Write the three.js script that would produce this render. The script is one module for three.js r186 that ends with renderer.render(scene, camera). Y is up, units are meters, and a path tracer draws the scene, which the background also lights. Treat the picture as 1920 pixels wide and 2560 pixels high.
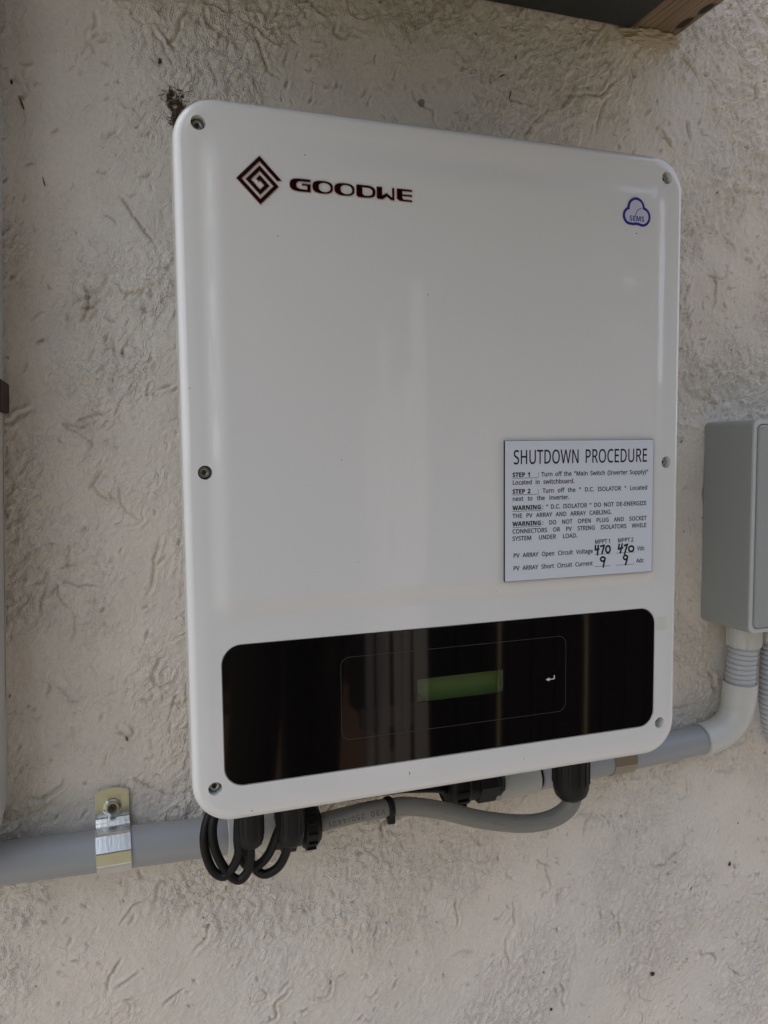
import * as THREE from 'three';
import { mergeGeometries, mergeVertices, toCreasedNormals } from 'three/addons/utils/BufferGeometryUtils.js';
import { RoundedBoxGeometry } from 'three/addons/geometries/RoundedBoxGeometry.js';
import { TextGeometry } from 'three/addons/geometries/TextGeometry.js';
import { FontLoader } from 'three/addons/loaders/FontLoader.js';
import { Brush, Evaluator, SUBTRACTION } from 'three-bvh-csg';
import { createNoise2D, createNoise3D } from 'simplex-noise';

// ------------------------------------------------------------------ camera, sky, sun, exposure
// Axes: x right along the wall, y up, z out of the wall. The front of the inverter's lid is at z = 0, the wall at z = WZ.
const WZ = -0.147, GY = -1.45;
const scene = new THREE.Scene();
const camera = new THREE.PerspectiveCamera(65.24, 768 / 1024, 0.02, 400);
camera.position.set(-0.2211, 0.0123, 0.4888);
camera.quaternion.setFromRotationMatrix(new THREE.Matrix4().makeBasis(
  new THREE.Vector3(0.94494, -0.01142, 0.32705), new THREE.Vector3(0.03628, 0.99689, -0.07002), new THREE.Vector3(-0.32523, 0.07803, 0.94241)));
scene.add(camera);
const renderer = new THREE.WebGLRenderer();
renderer.toneMapping = THREE.LinearToneMapping;
renderer.toneMappingExposure = 1.58;
renderer.shadowMap.enabled = true;
const SUN = new THREE.Vector3(-0.5, 0.82, -0.25).normalize();   // high, behind the wall and to the left: the whole wall is in shade
{
  // a bright, slightly hazy sky
  const W = 512, Hs = 256, d = new Float32Array(W * Hs * 4);
  for (let j = 0; j < Hs; j++) for (let i = 0; i < W; i++) {
    const el = ((j + 0.5) / Hs - 0.5) * Math.PI, az = ((i + 0.5) / W - 0.5) * 2 * Math.PI, y = Math.sin(el), c = Math.cos(el), dot = Math.cos(az) * c * SUN.x + y * SUN.y + Math.sin(az) * c * SUN.z;
    const k = Math.pow(Math.max(0, 1 - Math.max(y, 0)), 2.2), glow = 4.2 * Math.exp((dot - 1) * 6), o = (j * W + i) * 4;
    d[o] = 2.7 * (0.17 + 0.15 * k + 0.16 * glow); d[o + 1] = 2.7 * (0.2 + 0.125 * k + 0.15 * glow); d[o + 2] = 2.85 * (0.25 + 0.09 * k + 0.13 * glow); d[o + 3] = 1;
  }
  const t = new THREE.DataTexture(d, W, Hs, THREE.RGBAFormat, THREE.FloatType); t.mapping = THREE.EquirectangularReflectionMapping; t.magFilter = THREE.LinearFilter; t.needsUpdate = true;
  scene.background = t; scene.environment = t;
}
const sun = new THREE.DirectionalLight(0xfff0dc, 2.2);
sun.name = 'sun'; sun.position.copy(SUN).multiplyScalar(30); sun.castShadow = true;
Object.assign(sun.shadow.camera, { left: -14, right: 14, top: 14, bottom: -14, near: 1, far: 70 });
scene.add(sun); scene.add(sun.target);

// ------------------------------------------------------------------ helpers
function rng(seed) { let s = seed >>> 0; return () => { s = (s + 0x6d2b79f5) | 0; let t = Math.imul(s ^ (s >>> 15), 1 | s); t = (t + Math.imul(t ^ (t >>> 7), 61 | t)) ^ t; return ((t ^ (t >>> 14)) >>> 0) / 4294967296; }; }
const V2 = (x, y) => new THREE.Vector2(x, y), V3 = (x, y, z) => new THREE.Vector3(x, y, z);
const clamp = (v, a = 0, b = 1) => Math.min(b, Math.max(a, v));
const smooth = (a, b, v) => { const t = clamp((v - a) / (b - a)); return t * t * (3 - 2 * t); };
const lerp = (a, b, t) => a + (b - a) * t;
const taken = {};
const numbered = (name) => { const n = taken[name] = (taken[name] ?? -1) + 1; return n ? name + '_' + String(n).padStart(3, '0') : name; };
function mesh(name, geo, mat) { const m = new THREE.Mesh(geo, mat); m.name = name; m.castShadow = m.receiveShadow = true; return m; }
function tag(o, label, category, group, kind) { o.userData.label = label; if (category) o.userData.category = category; if (group) o.userData.group = group; if (kind) o.userData.kind = kind; return o; }
function thing(name, at, label, category, group) { const g = new THREE.Group(); g.name = numbered(name); g.position.set(...at); scene.add(g); return tag(g, label, category, group); }
// geometry given in world coordinates; the part is stored relative to its thing
function part(root, name, geo, mat, label) {
  let o = root; const off = V3(0, 0, 0); while (o && o !== scene) { off.add(o.position); o = o.parent; }
  geo.translate(-off.x, -off.y, -off.z);
  const m = mesh(name, geo, mat); root.add(m); if (label) m.userData.label = label; return m;
}
const at = (g, x, y, z) => g.translate(x, y, z);
const std = (o) => new THREE.MeshStandardMaterial(o), phys = (o) => new THREE.MeshPhysicalMaterial(o);
const col = (r, g, b) => new THREE.Color().setRGB(r, g, b);
function roundRect(x0, y0, x1, y1, r, S = THREE.Shape) {
  const s = new S(); s.moveTo(x0 + r, y0); s.lineTo(x1 - r, y0); s.absarc(x1 - r, y0 + r, r, -Math.PI / 2, 0); s.lineTo(x1, y1 - r); s.absarc(x1 - r, y1 - r, r, 0, Math.PI / 2);
  s.lineTo(x0 + r, y1); s.absarc(x0 + r, y1 - r, r, Math.PI / 2, Math.PI); s.lineTo(x0, y0 + r); s.absarc(x0 + r, y0 + r, r, Math.PI, Math.PI * 1.5); return s;
}
function extrude(shape, depth, bevel = 0, seg = 3, curve = 12) {   // from z = 0 (back) to z = depth (front), bevel inside that range
  const g = new THREE.ExtrudeGeometry(shape, { depth: depth - 2 * bevel, bevelEnabled: bevel > 0, bevelThickness: bevel, bevelSize: bevel, bevelOffset: -bevel, bevelSegments: seg, curveSegments: curve });
  return g.translate(0, 0, bevel);
}
const lathe = (pts, seg = 40) => new THREE.LatheGeometry(pts.map((p) => V2(p[0], p[1])), seg);
const curveOf = (pts, t = 0.5) => new THREE.CatmullRomCurve3(pts.map((p) => V3(...p)), false, 'centripetal', t);
const tube = (c, r, n = 120, m = 16) => new THREE.TubeGeometry(c, n, r, m, false);
function rod(a, b, prof, seg = 32) {   // a lathe laid from a to b; prof = [radius, distance from a]
  const A = V3(...a), B = V3(...b), d = B.clone().sub(A).normalize();
  return lathe(prof, seg).applyQuaternion(new THREE.Quaternion().setFromUnitVectors(V3(0, 1, 0), d)).translate(A.x, A.y, A.z);
}
function hexShape(r) { const s = new THREE.Shape(); for (let i = 0; i < 6; i++) s[i ? 'lineTo' : 'moveTo'](r * Math.cos(i * Math.PI / 3), r * Math.sin(i * Math.PI / 3)); s.closePath(); return s; }
function noiseMap(size, f, seed, lo, hi, channels = 3) {   // a tileable-enough grey map for roughness and bumps
  const n = createNoise2D(rng(seed)), d = new Uint8Array(size * size * 4);
  for (let y = 0; y < size; y++) for (let x = 0; x < size; x++) {
    const v = 0.5 + 0.25 * n(x * f, y * f) + 0.15 * n(x * f * 3.1, y * f * 3.1) + 0.1 * n(x * f * 9, y * f * 9), o = (y * size + x) * 4, w = lerp(lo, hi, clamp(v)) * 255;
    d[o] = d[o + 1] = d[o + 2] = w; d[o + 3] = 255;
  }
  const t = new THREE.DataTexture(d, size, size); t.wrapS = t.wrapT = THREE.MirroredRepeatWrapping; t.magFilter = THREE.LinearFilter; t.needsUpdate = true; return t;
}

// ------------------------------------------------------------------ materials
const fineRough = noiseMap(256, 0.02, 11, 0.75, 1.0);
const M = {
  lid: phys({ color: col(0.738, 0.738, 0.73), roughness: 0.38, clearcoat: 1, clearcoatRoughness: 0.045, roughnessMap: fineRough }),
  housing: std({ color: col(0.55, 0.55, 0.54), roughness: 0.6 }),
  acrylic: phys({ color: col(0.0035, 0.003, 0.003), roughness: 0.035, specularIntensity: 1, ior: 1.5 }),
  cavity: std({ color: col(0.012, 0.012, 0.012), roughness: 0.8 }),
  glass: phys({ color: 0xffffff, roughness: 0.02, transmission: 1, thickness: 0, ior: 1.5 }),
  lcd: std({ color: col(0.06, 0.105, 0.025), roughness: 0.4 }),
  line: std({ color: col(0.04, 0.038, 0.036), roughness: 0.4 }),
  printWhite: std({ color: col(0.7, 0.7, 0.7), roughness: 0.5 }),
  tab: phys({ color: col(0.62, 0.63, 0.585), roughness: 0.5 }),
  foilReflection: phys({ color: col(0.25, 0.06, 0.056), metalness: 1, roughness: 0.13 }),  // chrome; the dark red it mirrors is put into its colour
  silver: std({ color: col(0.72, 0.71, 0.69), metalness: 0.6, roughness: 0.35 }),
  blue: std({ color: col(0.008, 0.012, 0.23), roughness: 0.4 }),
  cloud: std({ color: col(0.55, 0.56, 0.68), roughness: 0.35 }),
  steel: std({ color: col(0.5, 0.48, 0.44), metalness: 1, roughness: 0.3 }),
  darkSteel: std({ color: col(0.14, 0.12, 0.1), metalness: 0.9, roughness: 0.42 }),
  zinc: phys({ color: col(0.74, 0.745, 0.715), metalness: 1, roughness: 0.24, bumpMap: noiseMap(256, 0.012, 13, 0, 1), bumpScale: 0.00006 }),
  shadedZinc: std({ color: col(0.42, 0.38, 0.3), metalness: 0.9, roughness: 0.4 }),  // darker zinc copy: shade under the inverter put into the colour
  nylon: phys({ color: col(0.006, 0.006, 0.0065), roughness: 0.5, specularIntensity: 0.7 }),
  rubber: phys({ color: col(0.004, 0.004, 0.004), roughness: 0.45, specularIntensity: 0.6 }),
  pvcGrey: phys({ color: col(0.33, 0.34, 0.355), roughness: 0.48, roughnessMap: fineRough }),
  pvcPale: phys({ color: col(0.6, 0.6, 0.57), roughness: 0.33 }),
  pvcClear: phys({ color: col(0.56, 0.58, 0.55), roughness: 0.4 }),
  box: phys({ color: col(0.35, 0.37, 0.36), roughness: 0.55 }),
  boxRimLit: phys({ color: col(0.55, 0.56, 0.55), roughness: 0.45 }),  // paler than the box: light caught by the lip put into the colour
  signCore: std({ color: col(0.008, 0.008, 0.008), roughness: 0.5 }),
  iron: std({ color: col(0.03, 0.016, 0.012), roughness: 0.75 }),
};

// ------------------------------------------------------------------ the rendered wall
const TW = 2048, TH = 2048, X0 = -0.42, X1 = 0.58, Y0 = -0.7, Y1 = 0.5, PX = (X1 - X0) / TW, PY = (Y1 - Y0) / TH;
const H = new Float32Array(TW * TH), rough = new Float32Array(TW * TH);
{
  const n1 = createNoise2D(rng(1)), n2 = createNoise2D(rng(2)), n3 = createNoise2D(rng(3)), n4 = createNoise2D(rng(4)), n5 = createNoise2D(rng(5));
  for (let j = 0; j < TH; j++) for (let i = 0; i < TW; i++) {
    const x = X0 + i * PX, y = Y0 + j * PY;
    const wx = x + 0.0028 * n3(x * 40, y * 40), wy = y + 0.0028 * n4(x * 40, y * 40);
    const patch = smooth(-0.55, 0.65, n1(x * 6, y * 5) + 0.5 * n2(x * 17, y * 14));
    let h = 0.0009 * n2(x * 9, y * 9) + 0.0005 * n1(x * 27, y * 22);
    const e = n5(x * 260, y * 240), a = n3(wx * 58, wy * 38) + 0.25 * e, b = n4(wx * 120, wy * 88) + 0.35 * e, c = n5(wx * 290, wy * 240), g = n1(x * 520, y * 470);
    // scraps of mortar with ragged, steep edges and flat tops where the trowel pressed them
    h += (0.3 + 0.7 * patch) * (0.001 * smooth(0.08, 0.34, n4(wx * 112 + 3, wy * 84) + 0.2 * e) + 0.0008 * smooth(0.0, 0.3, n3(wx * 200, wy * 165) + 0.2 * g)) + patch * (0.0008 * smooth(0.1, 0.26, a) + 0.0006 * smooth(0.15, 0.34, b)) - (0.15 + 0.85 * patch) * 0.0011 * smooth(0.35, 0.75, n5(wx * 130 + 9, wy * 75));
    h += (0.45 + 0.55 * patch) * (0.00055 * smooth(-0.1, 0.35, c) + 0.0003 * smooth(-0.1, 0.5, g)) + 0.00012 * n2(x * 800, y * 760);
    H[j * TW + i] = h; rough[j * TW + i] = patch;
  }
}
const worms = [
  [[-0.2168, 0.0431], [-0.2246, 0.0401], [-0.2358, 0.0374], [-0.2395, 0.0365], [-0.2327, 0.033], [-0.2375, 0.0309], [-0.2457, 0.033], [-0.2506, 0.0336], [-0.2418, 0.0271], [-0.2304, 0.0194], [-0.2355, 0.0093], [-0.2414, 0.0011]],
  [[-0.2223, 0.0008], [-0.2276, -0.0051], [-0.2322, -0.0134], [-0.2262, -0.0201], [-0.2171, -0.0271]],
  [[-0.2658, -0.0723], [-0.2681, -0.0826], [-0.2777, -0.0843]], [[-0.2647, -0.0783], [-0.2699, -0.0929], [-0.2724, -0.1077]],
  [[-0.2571, -0.0818], [-0.2448, -0.0877], [-0.2299, -0.0881]], [[-0.2608, -0.0845], [-0.2577, -0.0968], [-0.253, -0.1047]],
  [[-0.25, -0.0558], [-0.2525, -0.07], [-0.2491, -0.0757]], [[-0.1844, -0.0538], [-0.1894, -0.0706], [-0.191, -0.0923], [-0.1947, -0.0967]],
  [[-0.2481, -0.1081], [-0.2489, -0.1217], [-0.2534, -0.1274]], [[-0.1069, 0.3432], [-0.0924, 0.3041], [-0.0831, 0.2994]],
  [[-0.1398, 0.3466], [-0.1387, 0.3324], [-0.1166, 0.3198]], [[-0.2047, 0.2007], [-0.1803, 0.1649]], [[-0.218, 0.3283], [-0.2169, 0.3202], [-0.2212, 0.3155]],
  [[0.2924, 0.3693], [0.3084, 0.359], [0.3131, 0.3507]], [[0.2715, 0.3026], [0.2851, 0.2862]], [[0.3003, 0.3131], [0.3039, 0.2973]],
  [[0.3481, 0.2578], [0.3556, 0.2435], [0.3487, 0.2354]], [[-0.2244, -0.3561], [-0.2134, -0.342], [-0.2028, -0.3392]],
  [[-0.2239, -0.3841], [-0.2333, -0.3968], [-0.2368, -0.4124]], [[-0.1934, -0.4299], [-0.1775, -0.4202]], [[-0.2292, -0.4077], [-0.2108, -0.3988]],
  [[0.2172, 0.3258], [0.2069, 0.3124], [0.2029, 0.293]], [[0.1659, 0.3193], [0.2067, 0.3245], [0.2233, 0.3405]],
];
const dirt = new Float32Array(TW * TH);  // brown groove dirt, strengthened to paint in relief shade
function groove(pts, w, depth, lip, grooveTint) {
  let a = 1e9, b = 1e9, c = -1e9, d = -1e9; const m = w * 4.5;
  for (const [x, y] of pts) { a = Math.min(a, x); b = Math.min(b, y); c = Math.max(c, x); d = Math.max(d, y); }
  const i0 = Math.max(0, Math.floor((a - m - X0) / PX)), i1 = Math.min(TW - 1, Math.ceil((c + m - X0) / PX)), j0 = Math.max(0, Math.floor((b - m - Y0) / PY)), j1 = Math.min(TH - 1, Math.ceil((d + m - Y0) / PY));
  const n = pts.length - 1;
  for (let j = j0; j <= j1; j++) for (let i = i0; i <= i1; i++) {
    const x = X0 + i * PX, y = Y0 + j * PY; let best = m * m, side = 0, tt = 0;
    for (let k = 0; k < n; k++) {
      const ux = pts[k + 1][0] - pts[k][0], uy = pts[k + 1][1] - pts[k][1], vx = x - pts[k][0], vy = y - pts[k][1], t = clamp((vx * ux + vy * uy) / (ux * ux + uy * uy + 1e-12)), ex = vx - t * ux, ey = vy - t * uy, q = ex * ex + ey * ey;
      if (q < best) { best = q; side = ux * vy - uy * vx > 0 ? 1 : -1; tt = (k + t) / n; }
    }
    if (best >= m * m) continue;
    const s = side * Math.sqrt(best) / w, taper = 0.35 + 0.65 * smooth(0, 0.15, tt) * smooth(1, 0.75, tt), p = j * TW + i;
    H[p] += 1.5 * taper * (-depth * Math.exp(-s * s * 1.4) + lip * (Math.exp(-(s - 1.7) * (s - 1.7) * 0.9) + 0.45 * Math.exp(-(s + 1.9) * (s + 1.9))));
    if (grooveTint) dirt[p] = Math.max(dirt[p], grooveTint * taper * smooth(1.15, 0.35, Math.abs(s)));
  }
}
function jagged(pts, amp, step, r) {   // breaks a drawn stroke into the small kinks of torn mortar
  const out = [pts[0]];
  for (let k = 0; k < pts.length - 1; k++) {
    const [x0, y0] = pts[k], [x1, y1] = pts[k + 1], n = Math.max(1, Math.round(Math.hypot(x1 - x0, y1 - y0) / step));
    for (let i = 1; i <= n; i++) out.push([lerp(x0, x1, i / n) + (r() - 0.5) * amp, lerp(y0, y1, i / n) + (r() - 0.5) * amp]);
  }
  return out;
}
{
  const r = rng(77), field = createNoise2D(rng(8)), dens = createNoise2D(rng(9));
  for (const w of worms) groove(jagged(w, 0.0016, 0.004, r), 0.0011 + r() * 0.0005, 0.0011 + r() * 0.0006, 0.0004 + r() * 0.0004, 0.55 + r() * 0.3);
  for (let k = 0; k < 5200; k++) {
    let x = lerp(X0, X1, r()), y = lerp(Y0, Y1, r());
    if (0.5 + 0.5 * dens(x * 7, y * 6) < r() * 0.9) continue;
    const big = r() < 0.09, len = big ? 0.014 + r() * 0.03 : 0.002 + r() * r() * 0.011, step = 0.0022, pts = [[x, y]];
    let ang = -Math.PI / 2 + 1.5 * field(x * 5, y * 5) + (r() - 0.5) * 1.5; const bend = (r() - 0.5) * 0.22;
    for (let s = 0; s < len; s += step) { ang += bend + (r() - 0.5) * 1.25; x += Math.cos(ang) * step; y += Math.sin(ang) * step; pts.push([x, y]); }
    const w = 0.0007 + r() * 0.0008 + (big ? 0.0003 : 0);
    groove(pts, w, w * (0.6 + r() * 0.75), w * (0.25 + r() * 0.65), r() < 0.6 ? 0.25 + r() * 0.55 : 0);
  }
}
function blur(src, rad) {
  const a = new Float32Array(src.length), b = new Float32Array(src.length), n = 2 * rad + 1;
  for (let j = 0; j < TH; j++) { let s = 0; const o = j * TW; for (let k = -rad; k <= rad; k++) s += src[o + clamp(k, 0, TW - 1)]; for (let i = 0; i < TW; i++) { a[o + i] = s / n; s += src[o + Math.min(TW - 1, i + rad + 1)] - src[o + Math.max(0, i - rad)]; } }
  for (let i = 0; i < TW; i++) { let s = 0; for (let k = -rad; k <= rad; k++) s += a[clamp(k, 0, TH - 1) * TW + i]; for (let j = 0; j < TH; j++) { b[j * TW + i] = s / n; s += a[Math.min(TH - 1, j + rad + 1) * TW + i] - a[Math.max(0, j - rad) * TW + i]; } }
  return b;
}
const HB = blur(H, 1);
const mirrorIndex = (v, n) => { const p = 2 * n; let k = ((Math.floor(v) % p) + p) % p; return k < n ? k : p - 1 - k; };
const wallHeight = (x, y) => HB[mirrorIndex((y - Y0) / PY, TH) * TW + mirrorIndex((x - X0) / PX, TW)];
{
  const bump = new Float32Array(TW * TH), rgb = new Uint8Array(TW * TH * 4);
  const n1 = createNoise2D(rng(21)), n2 = createNoise2D(rng(22)), n3 = createNoise2D(rng(23)), n4 = createNoise2D(rng(24)), r = rng(25);
  const spot = new Float32Array(TW * TH);
  for (let k = 0; k < 420; k++) {   // fly specks and grit
    const x = r() * TW, y = r() * TH, q = 0.6 + r() * r() * 2.1, e = 0.6 + r(), ca = Math.cos(r() * 3), sa = Math.sin(r() * 3);
    for (let j = -5; j <= 5; j++) for (let i = -5; i <= 5; i++) { const u = (i * ca + j * sa) / e, v = (-i * sa + j * ca) * e, p = mirrorIndex(y + j, TH) * TW + mirrorIndex(x + i, TW); spot[p] = Math.max(spot[p], smooth(q + 0.6, q - 0.4, Math.hypot(u, v)) * (0.5 + 0.5 * (k % 3) / 2)); }
  }
  const lin = (v) => Math.round(255 * (v <= 0.0031308 ? 12.92 * v : 1.055 * Math.pow(v, 1 / 2.4) - 0.055));
  for (let j = 0; j < TH; j++) for (let i = 0; i < TW; i++) {
    const p = j * TW + i, x = X0 + i * PX, y = Y0 + j * PY;
    bump[p] = clamp((H[p] - HB[p]) / 0.006 + 0.5);
    const tone = 1 + 0.035 * n1(x * 5, y * 5) + 0.03 * n2(x * 22, y * 22) + 0.03 * n3(x * 160, y * 150) + 0.035 * n4(x * 380, y * 360);
    const warm = 0.5 + 0.5 * n2(x * 4 + 7, y * 4);
    let c = [lerp(0.71, 0.735, warm) * tone, lerp(0.67, 0.66, warm) * tone, lerp(0.605, 0.575, warm) * tone];
    // brown mottling, denser towards the roof: blotches with their own ragged edges
    const q = 0.5 * n4(x * 13, y * 16) + 0.6 * n1(x * 34, y * 40) + 0.6 * n3(x * 95, y * 110) + 0.3 * n2(x * 300, y * 300), reach = (y - 0.335) / 0.05 - 2.4 * smooth(0.2, 0.33, x) - 0.8 * smooth(-0.12, -0.3, x);
    let st = 0.3 * smooth(0.3, 0.95, q + 0.45 * clamp(reach, -2.5, 0.5));
    st = Math.max(st, dirt[p] * (0.55 + 0.45 * n3(x * 400, y * 400)) * 0.75);
    const s = [0.36, 0.27, 0.14];
    for (let k = 0; k < 3; k++) { let v = lerp(c[k], s[k], clamp(st)); v = lerp(v, [0.05, 0.04, 0.03][k], spot[p] * 0.85); rgb[p * 4 + k] = lin(clamp(v)); }
    rgb[p * 4 + 3] = 255;
  }
  const tex = (d, type) => { const t = type ? new THREE.DataTexture(d, TW, TH, THREE.RedFormat, THREE.FloatType) : new THREE.DataTexture(d, TW, TH); t.wrapS = t.wrapT = THREE.MirroredRepeatWrapping; t.magFilter = THREE.LinearFilter; t.needsUpdate = true; return t; };
  const map = tex(rgb); map.colorSpace = THREE.SRGBColorSpace;
  M.wall = std({ map, bumpMap: tex(bump, true), bumpScale: 0.006, roughness: 0.94 });
}
const axis = (a, b, step, lo, hi) => { const o = []; for (let v = a, s = step; v > lo; s = Math.min(s * 1.5, 0.4)) { v -= s; o.unshift(Math.max(v, lo)); } const n = Math.round((b - a) / step); for (let i = 0; i <= n; i++) o.push(a + (b - a) * i / n); for (let v = b, s = step; v < hi; s = Math.min(s * 1.5, 0.4)) { v += s; o.push(Math.min(v, hi)); } return o; };
{
  const xs = axis(-0.33, 0.45, 0.00145, -3.4, 4.2), ys = axis(-0.63, 0.45, 0.00145, GY, 1.1), nx = xs.length, ny = ys.length;
  const pos = new Float32Array(nx * ny * 3), uv = new Float32Array(nx * ny * 2), idx = new Uint32Array((nx - 1) * (ny - 1) * 6);
  for (let j = 0; j < ny; j++) for (let i = 0; i < nx; i++) {
    const p = j * nx + i, edge = i === 0 || j === 0 || i === nx - 1 || j === ny - 1;
    pos.set([xs[i], ys[j], WZ + (edge ? 0 : wallHeight(xs[i], ys[j]))], p * 3); uv.set([(xs[i] - X0) / (X1 - X0), (ys[j] - Y0) / (Y1 - Y0)], p * 2);
  }
  let o = 0;
  for (let j = 0; j < ny - 1; j++) for (let i = 0; i < nx - 1; i++) { const p = j * nx + i; idx.set([p, p + 1, p + nx + 1, p, p + nx + 1, p + nx], o); o += 6; }
  const face = new THREE.BufferGeometry(); face.setAttribute('position', new THREE.BufferAttribute(pos, 3)); face.setAttribute('uv', new THREE.BufferAttribute(uv, 2)); face.setIndex(new THREE.BufferAttribute(idx, 1)); face.computeVertexNormals();
  const core = new THREE.BoxGeometry(7.6, 2.55, 0.25); core.translate(0.4, GY + 1.275, WZ - 0.13); 
  const wall = mesh(numbered('wall'), mergeGeometries([face, core]), M.wall); scene.add(wall);
  tag(wall, 'cream painted rough-trowelled rendered wall behind the white inverter', 'wall');
  // the lump of mortar under the end of the rafter
  const lump = new THREE.IcosahedronGeometry(1, 24), n = createNoise3D(rng(31)), P = lump.attributes.position;
  for (let i = 0; i < P.count; i++) { const v = V3().fromBufferAttribute(P, i), k = 1 + 0.2 * n(v.x * 2, v.y * 2, v.z * 2) + 0.1 * n(v.x * 6, v.y * 6, v.z * 6); P.setXYZ(i, 0.257 + v.x * k * 0.034, 0.381 + v.y * k * 0.0075, WZ + v.z * k * 0.009); }
  const lg = mergeVertices(lump.deleteAttribute('normal').deleteAttribute('uv'), 1e-6); lg.computeVertexNormals();
  part(wall, 'mortar_fillet', lg, std({ color: col(0.5, 0.43, 0.31), roughness: 0.85 }), 'cream mortar lump under the rafter end');
}

// ------------------------------------------------------------------ the low roof over it: dark sheet and timber rafter
function woodTex(seed, base, dark, w, h, knots) {
  const n = createNoise2D(rng(seed)), d = new Uint8Array(w * h * 4), enc = (v) => Math.round(255 * (v <= 0.0031308 ? 12.92 * v : 1.055 * Math.pow(v, 1 / 2.4) - 0.055));
  for (let y = 0; y < h; y++) for (let x = 0; x < w; x++) {
    const u = x / w, v = y / h; let s = u * 9 + 0.8 * n(u * 2, v * 1.5) + 0.2 * n(u * 9, v * 5), k = 0;
    for (const [kx, ky, kr] of knots) { const q = Math.hypot((u - kx) * 1, (v - ky) * 5) / kr; s += 1.4 * Math.exp(-q * q * 0.5); k = Math.max(k, smooth(1.1, 0.6, q)); }
    const g = 0.5 + 0.5 * Math.sin(s * 6.28), f = 0.5 + 0.5 * n(u * 90, v * 6), t = clamp(0.55 * g * g + 0.25 * f + 0.25 * n(u * 3, v * 4) + 0.15);
    for (let c = 0; c < 3; c++) d[(y * w + x) * 4 + c] = enc(lerp(lerp(base[c], dark[c], t), dark[c] * 0.12, k));
    d[(y * w + x) * 4 + 3] = 255;
  }
  const t = new THREE.DataTexture(d, w, h); t.colorSpace = THREE.SRGBColorSpace; t.wrapS = t.wrapT = THREE.MirroredRepeatWrapping; t.magFilter = THREE.LinearFilter; t.needsUpdate = true; return t;
}
{
  const D = 0.62, zc = WZ + D / 2 + 0.003;
  const roof = thing('canopy', [0.04, 0.385, WZ], 'dark canopy sheet with a pale timber rafter, jutting from the wall above the inverter', 'canopy');
  const sheet = new RoundedBoxGeometry(0.48, 0.02, D, 2, 0.003); sheet.translate(0.2355 - 0.24, 0.3945, zc);
  part(roof, 'canopy_sheet', sheet, std({ color: col(0.028, 0.03, 0.033), roughness: 0.62, bumpMap: noiseMap(512, 0.05, 41, 0, 1), bumpScale: 0.0006 }), 'dark blue grey sheet underside');
  const wood = std({ map: woodTex(42, [0.3, 0.22, 0.14], [0.15, 0.095, 0.058], 256, 1024, [[0.82, 0.035, 0.1], [0.86, 0.075, 0.09], [0.4, 0.4, 0.12]]), roughness: 0.75 });
  const beam = new RoundedBoxGeometry(0.0485, 0.12, D, 2, 0.002), uv = beam.attributes.uv, P = beam.attributes.position;
  for (let i = 0; i < uv.count; i++) uv.setXY(i, clamp((P.getX(i) + 0.0243) / 0.0486), (P.getZ(i) + D / 2) / D);
  beam.translate(0.2608, 0.4455, zc); part(roof, 'rafter', beam, wood, 'pale timber rafter with dark knots at the canopy end');
  for (let k = 0; k < 3; k++) { const p = new RoundedBoxGeometry(0.48, 0.07, 0.035, 2, 0.002); p.translate(0.2355 - 0.24, 0.44, zc - D / 2 + 0.08 + k * 0.16); part(roof, 'purlin', p, wood); }
}

// ------------------------------------------------------------------ the inverter
const inverter = thing('solar_inverter', [0, -0.2165, WZ], 'white glossy solar inverter with black display panel, hung on the rough wall', 'inverter');
const LW = 0.1805, LH = 0.2207, CX = 0.0025, CY = -0.0004, LOW = -0.0036;
const low = (x, y) => [x * 1.0074 + 0.0016, y * 1.0074 - 0.0001];
function lidZ(X, Y) {
  const x = X - CX, y = Y - CY, d = Math.min(LW - Math.abs(x), LH - Math.abs(y)), drop = 0.0014 * clamp((0.0135 - d) / 0.0135) ** 2;
  const tx = (LW - 0.0105 - Math.abs(x)) / 0.019, ty = (LH - 0.0135 - y) / 0.027, tb = (y + 0.0945) / 0.0195;
  const q = (v) => { const t = clamp(v); return t * t * t * (t * (6 * t - 15) + 10); };
  const bulge = 0.0007 * (1 - (x / LW) ** 2) * clamp((y + 0.09) / 0.05) * clamp((0.21 - y) / 0.06);
  return LOW - drop + (0.0026 - 0.0007 + bulge) * q(tx) * q(ty) * q(tb);
}
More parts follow.
